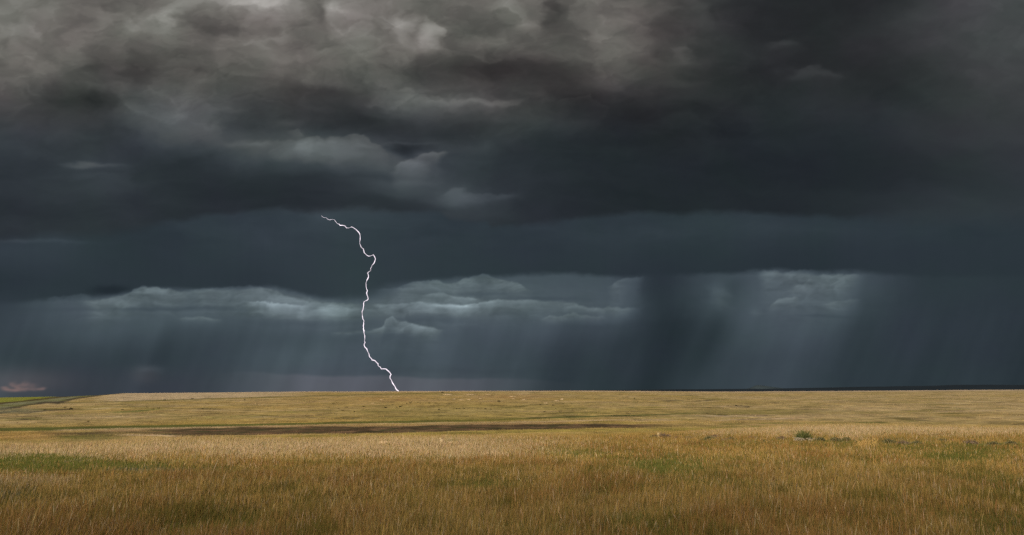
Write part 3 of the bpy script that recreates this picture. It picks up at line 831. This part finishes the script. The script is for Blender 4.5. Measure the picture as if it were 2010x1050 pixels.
LEDGE = [  # points of a cloud edge, brightness, fade, bump size, side (+1 lit below the edge, -1 lit above)
    ([(165, 592), (213, 586), (244, 578), (282, 562), (335, 569), (372, 574)], 26, 24, 5, 1), ([(372, 568), (491, 560), (533, 569), (579, 585), (609, 593), (647, 594), (705, 598)], 17, 26, 4, 1),
    ([(490, 594), (510, 592), (571, 598), (604, 601)], 30, 9, 3, 1), ([(625, 603), (647, 597), (685, 605), (720, 606)], 18, 14, 3, 1), ([(95, 584), (145, 578), (180, 577)], 11, 9, 3, 1),
    ([(715, 597), (783, 597), (821, 595), (894, 599), (936, 597), (974, 589), (1000, 590)], 27, 15, 2, 1), ([(830, 599), (925, 600)], 16, 8, 1, 1),
    ([(785, 564), (814, 555), (848, 551), (886, 559), (917, 544), (947, 538), (966, 544), (1016, 555), (1042, 572)], 20, 22, 4, 1), ([(830, 579), (863, 576), (894, 582), (945, 587)], 22, 6, 2, 1),
    ([(985, 589), (1054, 591), (1088, 591), (1126, 595), (1156, 605), (1198, 605), (1252, 606)], 17, 16, 3, 1), ([(1062, 625), (1080, 620), (1103, 620), (1122, 614), (1141, 620), (1185, 622)], 20, 8, 3, 1),
    ([(722, 648), (745, 639), (751, 625), (764, 620), (772, 629), (791, 631), (814, 639), (866, 648)], 42, 14, 2, 1), ([(650, 650), (700, 647), (725, 649)], 18, 5, 1, 1), ([(350, 625), (390, 624), (440, 627)], 14, 5, 1, 1),
    ([(1195, 563), (1221, 547), (1262, 543)], 13, 36, 3, 1), ([(1490, 529), (1523, 531), (1534, 535), (1577, 529), (1600, 531)], 15, 40, 3, 1), ([(1546, 566), (1561, 559), (1573, 558), (1590, 547)], 18, 11, 2, 1),
    ([(1506, 601), (1523, 587), (1538, 582), (1566, 586)], 16, 11, 3, 1), ([(1594, 542), (1640, 539), (1688, 539)], 17, 50, 2, 1), ([(1620, 595), (1641, 589), (1690, 585)], 9, 14, 2, 1), ([(740, 570), (775, 566), (800, 568)], 8, 14, 3, 1),
    ([(560, 262), (567, 258), (579, 254), (589, 262), (596, 270)], 15, 12, 2, 1), ([(592, 278), (619, 272), (629, 273), (641, 280), (655, 284)], 13, 26, 4, 1), ([(650, 278), (689, 268), (716, 267), (730, 274), (742, 286), (746, 296)], 18, 30, 4, 1),
    ([(744, 281), (774, 274), (800, 275)], 9, 4, 2, 1), ([(768, 322), (790, 312), (800, 307), (824, 301), (840, 294), (870, 297)], 24, 26, 5, 1), ([(855, 380), (890, 369), (910, 370), (1015, 383)], 11, 22, 4, 1), ([(470, 286), (520, 278), (590, 282)], 10, 22, 4, 1),
    ([(845, 26), (866, 38), (880, 54), (893, 64), (899, 84)], 22, 34, 4, 1), ([(754, 32), (774, 38), (788, 52), (806, 55)], 22, 16, 3, -1), ([(958, 20), (979, 12), (995, 16), (1015, 34), (1024, 40)], 15, 12, 3, -1),
    ([(440, 2), (470, 9), (510, 12), (545, 10)], 18, 12, 3, -1), ([(640, 22), (665, 22), (684, 27)], 13, 15, 2, -1), ([(300, 40), (338, 46), (362, 49)], 13, 22, 4, -1), ([(800, 170), (840, 186), (880, 196), (990, 200)], 13, 16, 5, 1),
    ([(1328, 95), (1350, 92), (1370, 100)], 9, 10, 3, 1), ([(1500, 80), (1530, 76), (1560, 84)], 7, 14, 3, 1), ([(1560, 142), (1600, 140), (1650, 152)], 8, 14, 2, 1), ([(230, 205), (260, 212), (300, 225)], 9, 14, 5, -1),
    ([(560, 92), (590, 86), (640, 94)], 9, 22, 4, 1), ([(690, 112), (720, 104), (760, 92), (800, 84)], 8, 24, 4, 1), ([(20, 84), (30, 60), (60, 54), (90, 66)], 8, 26, 5, 1), ([(0, 118), (40, 112), (90, 120), (130, 128)], 9, 24, 4, 1),
    ([(870, 140), (930, 136), (960, 150)], 6, 12, 3, 1), ([(1180, 30), (1230, 36), (1280, 62)], 8, 30, 5, 1), ([(1010, 44), (1040, 34), (1070, 50)], 9, 20, 4, 1)]
_g = np.random.default_rng(21)
for _i in range(44):
    _u, _v, _t, _l = _g.uniform(-60, 1260), _g.uniform(-10, 210), _g.uniform(-.35, .35), _g.uniform(35, 90)
    _s = 1 if _g.random() < .6 else -1
    LEDGE.append(([(_u - _l, _v - _t * _l + 10 * _s), (_u, _v - 8 * _s), (_u + _l, _v + _t * _l + 10 * _s)], _g.uniform(4, 9), _g.uniform(12, 30), _g.uniform(3, 7), _s))
PINKF = [(24, 752, 8, 5), (34, 757, 8, 5), (47, 752, 8, 6), (60, 755, 10, 5), (45, 763, 26, 4), (8, 761, 10, 4), (76, 761, 10, 3), (20, 764, 16, 4)]


def catmull(G, fu, fv):
    """smooth sampling of a table at fractional column fu, row fv"""
    nr, nc = G.shape
    fu = np.clip(fu, 0, nc - 1.001); fv = np.clip(fv, 0, nr - 1.001)
    iu = fu.astype(int); iv = fv.astype(int); tu = fu - iu; tv = fv - iv

    def w(t):
        return [(-t + 2 * t * t - t ** 3) / 2, (2 - 5 * t * t + 3 * t ** 3) / 2, (t + 4 * t * t - 3 * t ** 3) / 2, (-t * t + t ** 3) / 2]
    wu, wv = w(tu), w(tv); s = 0
    for a in range(4):
        ra = np.clip(iv + a - 1, 0, nr - 1); q = 0
        for b in range(4):
            q = q + wu[b] * G[ra, np.clip(iu + b - 1, 0, nc - 1)]
        s = s + wv[a] * q
    return s


def sky_colour(az, el):
    """storm sky in sRGB 0..255 for directions; laid out by azimuth and elevation"""
    x = np.tan(np.clip(az, -.80, .80)); z = np.tan(np.clip(el, -.2, .62)) * np.hypot(1, x)
    u, v = dir_photo(x, np.ones_like(x), z)
    # free extra coordinates outside the mapped part so the clouds go on
    ou = np.degrees(az - np.clip(az, -.80, .80)) * 25; ov = -np.degrees(el - np.clip(el, -.2, .62)) * 25
    nu, nv = u + ou, v + ov
    top = 1 - sst(v, 150, 420)
    low = sst(v, 400, 470)
    w1 = fbm(nu / 260, nv / 130, 1, 5); w2 = fbm(nu / 260, nv / 130, 7, 5)
    w3 = fbm(nu / 60, nv / 34, 13, 5); w4 = fbm(nu / 60, nv / 34, 19, 5)
    ru, rv = 26 * w1 + 9 * w3, 10 * w2 + 4 * w4
    uu = u + ru * (1 + .4 * top - .3 * low); vv = v + rv * (1 + .5 * top - .4 * low)
    LU = catmull(GU, uu / 100, vv / 50); LU = LU * (1 - .05 * sst(LU, 56, 90) - .08 * sst(LU, 85, 130))
    LM = .955 * catmull(GM, uu / 100, (vv - 400) / 50)
    ul = uu + .24 * np.clip(v - 590, 0, 200)
    LL = catmull(GL, ul / 100, (vv - 500) / 50); LL = LL - .42 * np.clip(LL - 76, 0, 99) * (1 - sst(v, 640, 690))
    B1 = np.interp(uu, [-100, 0, 100, 220, 290, 350, 430, 560, 600, 850, 880, 950, 965, 1080, 1180, 1250, 1400, 1700, 1800, 2100],
                   [474, 472, 466, 462, 450, 436, 418, 410, 418, 414, 430, 431, 446, 440, 425, 412, 415, 424, 430, 430])
    B2 = np.interp(uu, [-100, 0, 100, 200, 240, 300, 380, 540, 640, 700, 760, 850, 950, 1100, 1250, 1320, 1450, 1520, 1590, 1700, 1800, 2100],
                   [600, 596, 586, 580, 574, 566, 568, 562, 588, 592, 572, 550, 538, 536, 542, 540, 531, 527, 536, 533, 540, 540])
    e1 = 9 + 20 * (1 - sst(u, 250, 420)) * .3 + 25 * sst(u, 1650, 1850)
    vf = vv + 2.0 * fbm(nu / 26, nv / 16, 43, 4)
    m1 = sst(vf + 6 * fbm(nu / 110, nv / 60, 45, 5) * sst(u, 350, 500), B1 - e1, B1 + e1)
    m2 = sst(vf, B2 - 6 - 16 * ell(u, v, 745, 580, 90, 60), B2 + 9 + 8 * ell(u, v, 745, 580, 90, 60))
    Lm = LU + (LM - LU) * m1
    Lm = Lm + (LL - Lm) * m2
    # puffs and folds
    for i_, (pts, am, dec, bump, side) in enumerate(LEDGE):
        p0, p1 = pts[0][0], pts[-1][0]
        k = np.where((u > p0 - 90) & (u < p1 + 90) & (np.abs(v - pts[0][1]) < 190))[0]
        if not len(k): continue
        q = uu[k] if pts[0][1] < 500 else u[k] + .35 * ru[k]
        vv_ = vf[k] if pts[0][1] < 500 else v[k] + .35 * rv[k] + 1.6 * fbm(nu[k] / 20, nv[k] / 12, 43, 3)
        hump = np.abs(gn(nu[k] / (bump * 6), nu[k] * 0, 140 + i_)) + .5 * np.abs(gn(nu[k] / (bump * 2.4), nv[k] / 40, 141 + i_))
        e_ = np.interp(q, [a[0] for a in pts], [a[1] for a in pts]) - side * bump * (.95 * hump - .2)
        t_ = (vv_ - e_) * side
        edge = 3.0 if pts[0][1] > 500 else 3.5
        win = sst(q, p0 - 8, p0 + 14) * (1 - sst(q, p1 - 14, p1 + 8)) if p1 - p0 < 120 else sst(q, p0 - 12, p0 + 30) * (1 - sst(q, p1 - 30, p1 + 12))
        if p1 == 1688: win = sst(q, 1580, 1625) * (1 - sst(u[k] + .3 * (v[k] - 560), 1655, 1705))
        if pts[0][1] > 500: win = win * (1 + .5 * w1[k])
        Lm[k] += am * (1.42 if pts[0][1] > 500 else 1.0) * sst(t_, -edge * .6, edge) * np.exp(-np.clip(t_, 0, 400) / dec) * win * (1 + .35 * w4[k])
    Lm = Lm - 7 * (v > 651) * sst(v, 651, 657) * (1 - sst(v, 657, 690)) * ell(u, v, 770, 660, 100, 40)
    for (cu, cv, su, sv, am, pw) in SKYF:
        if cv > 530 and am > 0 and not (1390 < cu < 1480 or cu < 150 or cv > 690): continue
        if 240 < cv < 400 and am > 8 and 540 < cu < 870: am = am * .45
        d = ((uu + .25 * ru - cu) / su) ** 2 + ((vf - cv) / sv) ** 2
        Lm = Lm + am * (.66 if cv > 500 else 1.0) * np.exp(-np.clip(d * (.75 if cv > 500 else 1.0), 0, 30) ** pw)
    wx, wy = nu + 22 * w3 + 60 * w1, nv + 10 * w4 + 25 * w2
    puff = 1.0 * billow(wx / 165, wy / 100, 51, 4) + .6 * fbm(wx / 75, wy / 48, 53, 5, .45)
    strat = fbm(wx / 190, wy / 46, 61, 5, .45)
    fine = fbm(wx / 34, wy / 17, 67, 4)
    left = 1 - sst(u, 1250, 1750)
    lum = np.clip(Lm / 110, .35, 1.3)
    A = top * (.035 + .085 * left)
    Bm = (1 - sst(v, 440, 520)) * (.04 + .05 * left)
    lit = sst(Lm, 76, 105) * low
    n1_ = fbm(wx / 58 + 9, wy / 34, 117, 5, .46)
    edges = .05 * top * sst(Lm, 46, 82) * (sst(n1_, 0, .18) - .5) + .10 * lit * fbm(wx / 70, wy / 16, 129, 4)
    Lm = Lm * (1 + A * puff * 1.25 + Bm * strat + (.025 * top * left + .10 * lit + .006) * fine + .10 * lit * strat + .06 * lit * fbm(nu / 150, nv / 9, 131, 3) + edges)
    # rain shafts
    sh = fbm((nu + .42 * (nv - 560)) / 90, nv / 900, 71, 3) + .18 * fbm((nu + .4 * (nv - 560)) / 26, nv / 500, 77, 2)
    rain = sst(v, 545, 650)
    B3 = np.interp(u, [300, 480, 560, 640, 760, 860, 1000, 1150], [742, 728, 733, 737, 736, 743, 741, 752]) + 2 * w4
    strip = sst(v, B3 - 3, B3 + 5) * sst(u, 400, 640) * (1 - sst(u, 850, 1200))
    Lm = Lm * (1 + .085 * rain * sh + .008 * low * fbm(nu / 14, nv / 260, 79, 3))
    # slanting dark shaft edges
    c1 = 1385 - .42 * (v - 540); Lm = Lm * (1 - .11 * np.exp(-((u - c1 + 20) / 60) ** 2) * rain)
    c2 = 1450 - .40 * (v - 540); Lm = Lm * (1 - .11 * np.exp(-((u - c2) / 26) ** 2) * sst(v, 530, 560) * (1 - sst(v, 660, 760)))
    c3 = 335 - .35 * (v - 620); Lm = Lm * (1 + .10 * (sst(c3 - u, -22, 24) - .5) * np.exp(-((u - c3) / 80) ** 2) * sst(v, 610, 660) * 1.7)
    Lm = Lm + 12 * strip + 7 * ell(u, v, 634, 421, 26, 12, 1)  # last term: glow of the bolt on the cloud base, painted into the sky
    # tint
    warm = (1 - sst(v + 30 * w1, 120, 330)) * (1 - .45 * sst(u, 1250, 1500))
    warm = np.maximum(warm, .55 * sst(u, 1600, 1900) * (1 - sst(v, 150, 420)))
    bl = (1 - warm)
    deep = m1 * sst(v, 380, 430)
    s = Lm / 70
    s = .55 + .45 * s
    hue = fbm(nu / 170, nv / 120, 85, 3)
    wl = .66 * warm * np.clip((Lm - 38) / 60, 0.05, 1.1)
    mid = np.exp(-((v - 290) / 70) ** 2) * sst(Lm, 60, 85)
    r = Lm + wl * 3.8 - s * bl * (7.0 + 3.0 * deep) * (1 - .35 * mid) + 2.2 * hue * (.3 + warm)
    g = Lm + wl * .6 + s * bl * (.4 + .3 * deep - .6 * lit) - .9 * hue
    b = Lm - wl * 6.0 + s * bl * (6.0 + 2.0 * deep) * (1 - .5 * mid) - s * lit * 3.8 + 1.0 * hue
    hz = sst(v, 700, 760) * (1 - sst(u, 850, 1100))
    r = r + 2.6 * hz + 4.2 * strip; g = g - .3 * hz - 1.0 * strip; b = b - 1.5 * strip
    m = .24 * ell(u, v, 45, 748, 95, 24, 1) + .12 * ell(u, v, 285, 735, 30, 18)
    r = r + (125 - r) * m; g = g + (108 - g) * m; b = b + (108 - b) * m
    for (cu, cv, su, sv) in PINKF:
        m = np.exp(-(((uu - cu) / su) ** 2 + ((vf - cv) / sv) ** 2) ** 1.4) * (.42 + .3 * fine)
        r = r + (150 - r) * m; g = g + (118 - g) * m; b = b + (112 - b) * m
    return np.stack([r, g, b], -1), np.clip(.25 + .75 * top + .5 * lit, 0, 1)


def build_sky():
    azd = np.concatenate([np.linspace(-118, -41, 70, endpoint=False), np.linspace(-41, 41, 900, endpoint=False), np.linspace(41, 118, 71)])
    eld = np.concatenate([np.linspace(-3, 34, 560, endpoint=False), np.linspace(34, 89.9, 80)])
    A, E = np.meshgrid(np.radians(azd), np.radians(eld))
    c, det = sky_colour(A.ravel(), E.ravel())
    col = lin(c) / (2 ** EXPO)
    Rd = 30000.0
    x = Rd * np.cos(E) * np.sin(A); y = Rd * np.cos(E) * np.cos(A); z = Rd * np.sin(E) + CAM_Z
    f, s = grid_faces(len(eld), len(azd))
    m, nt, N, L = new_mat('storm_sky')
    out = N.new('ShaderNodeOutputMaterial'); e = N.new('ShaderNodeEmission')
    at = N.new('ShaderNodeAttribute'); at.attribute_name = 'storm'
    ad = N.new('ShaderNodeAttribute'); ad.attribute_name = 'texture_amount'
    tc = N.new('ShaderNodeTexCoord')
    nv = N.new('ShaderNodeVectorMath'); nv.operation = 'NORMALIZE'; L.new(tc.outputs['Object'], nv.inputs[0])
    mp = N.new('ShaderNodeMapping'); mp.inputs['Scale'].default_value = (1, 1, 2.0); L.new(nv.outputs[0], mp.inputs['Vector'])
    n1 = N.new('ShaderNodeTexNoise'); n1.inputs['Scale'].default_value = 26; n1.inputs['Detail'].default_value = 8; n1.inputs['Roughness'].default_value = .55; n1.inputs['Distortion'].default_value = .6
    L.new(mp.outputs[0], n1.inputs['Vector'])
    s1 = N.new('ShaderNodeMath'); s1.operation = 'SUBTRACT'; s1.inputs[1].default_value = .5; L.new(n1.outputs['Fac'], s1.inputs[0])
    s2 = N.new('ShaderNodeMath'); s2.operation = 'MULTIPLY'; L.new(s1.outputs[0], s2.inputs[0]); L.new(ad.outputs['Fac'], s2.inputs[1])
    s3 = N.new('ShaderNodeMath'); s3.operation = 'MULTIPLY_ADD'; s3.inputs[1].default_value = .30; s3.inputs[2].default_value = 1.0; L.new(s2.outputs[0], s3.inputs[0])
    L.new(at.outputs['Color'], e.inputs['Color']); L.new(s3.outputs[0], e.inputs['Strength'])
    L.new(e.outputs[0], out.inputs[0])
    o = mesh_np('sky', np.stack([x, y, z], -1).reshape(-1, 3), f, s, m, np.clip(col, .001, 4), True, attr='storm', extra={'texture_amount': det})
    tag(o, kind='structure')


# ------------------------------------------------------------------ light
SUN_EL = 30.0
SUN_AZ = 205.0          # compass-like, from +Y clockwise: behind the camera and to its left


def build_light():
    w = bpy.data.worlds.new('World'); bpy.context.scene.world = w; w.use_nodes = True
    nt = w.node_tree; bg = nt.nodes['Background']
    sk = nt.nodes.new('ShaderNodeTexSky'); sk.sky_type = 'NISHITA'; sk.sun_disc = False
    sk.sun_elevation = math.radians(SUN_EL); sk.sun_rotation = math.radians(SUN_AZ)
    nt.links.new(sk.outputs[0], bg.inputs['Color']); bg.inputs['Strength'].default_value = .08
    l = bpy.data.lights.new('sun', 'SUN'); l.energy = 4.0; l.angle = math.radians(.6); l.color = (1.0, .86, .68)
    o = bpy.data.objects.new('sun', l); C.objects.link(o)
    e, a = math.radians(SUN_EL), math.radians(SUN_AZ)
    d = Vector((math.cos(e) * math.sin(a), math.cos(e) * math.cos(a), math.sin(e)))
    o.rotation_euler = d.to_track_quat('Z', 'Y').to_euler()
    return d


def build_shade_sheet(d):
    """unseen sheet added behind the camera to shade the nearest grass"""
    H = 260.0
    nr, nc = 40, 90
    sx, sy = np.linspace(-260, 260, nc), np.linspace(-260, 62, nr)
    X, Y = np.meshgrid(sx, sy)
    off = d * (H / d.z)
    verts = []
    for s_, th in ((1, 1), (-1, .4)):
        edge = np.clip(1 - (np.maximum(np.abs(X) / 260, np.abs((Y + 99) / 161))) ** 4, 0, 1)
        Z = H + s_ * th * 14 * edge * (1 + .5 * fbm(X / 60, Y / 60, 95, 4)) + 2 * fbm(X / 30, Y / 30, 97, 3)
        verts.append(np.stack([X + off.x, Y + off.y, Z], -1).reshape(-1, 3))
    f, s = grid_faces(nr, nc)
    V = np.concatenate(verts); Fc = np.concatenate([f, f[::-1] + nr * nc]); S = np.concatenate([s, s])
    m, nt, N, L = new_mat('grey_shade_sheet')
    out = N.new('ShaderNodeOutputMaterial'); dfs = N.new('ShaderNodeBsdfDiffuse'); dfs.inputs['Color'].default_value = (.5, .5, .52, 1)
    tr = N.new('ShaderNodeBsdfTransparent'); mx = N.new('ShaderNodeMixShader')
    at = N.new('ShaderNodeAttribute'); at.attribute_name = 'shade_opacity'
    L.new(at.outputs['Fac'], mx.inputs[0]); L.new(tr.outputs[0], mx.inputs[1]); L.new(dfs.outputs[0], mx.inputs[2]); L.new(mx.outputs[0], out.inputs[0])
    dn = (1 - sst(Y + 4 * fbm(X / 25, Y / 14, 99, 3), -2, 36)) * .415  # opacity ramp of the added sheet, set by where its shadow falls
    ex = 1 - sst(np.maximum(np.abs(X) - 220, 0), 0, 38)
    dn = (dn * ex).ravel()
    o = mesh_np('shade_sheet', V, Fc, S, m, smooth=True, extra={'shade_opacity': np.concatenate([dn, dn])})
    tag(o, 'unseen grey sheet added high behind the viewer to shade the near grass', 'cloud', kind='stuff')


def build_camera():
    cam = bpy.data.cameras.new('camera'); cam.sensor_width = 36; cam.lens = F * 36 / 2010
    cam.clip_start = .1; cam.clip_end = 80000
    o = bpy.data.objects.new('camera', cam); C.objects.link(o)
    o.location = (0, 0, CAM_Z); o.rotation_euler = (PI / 2 + PITCH, 0, 0)
    bpy.context.scene.camera = o


sc = bpy.context.scene
sc.view_settings.view_transform = 'Standard'; sc.view_settings.look = 'None'
sc.view_settings.exposure = EXPO; sc.view_settings.gamma = 1
sc.cycles.transparent_max_bounces = 12
sc.cycles.max_bounces = 5
sc.cycles.use_denoising = False
build_camera()
sun_dir = build_light()
build_sky()
build_ground()
gm = build_grass()
build_plants(gm)
build_far_hills()
build_bolt()
build_shade_sheet(sun_dir)
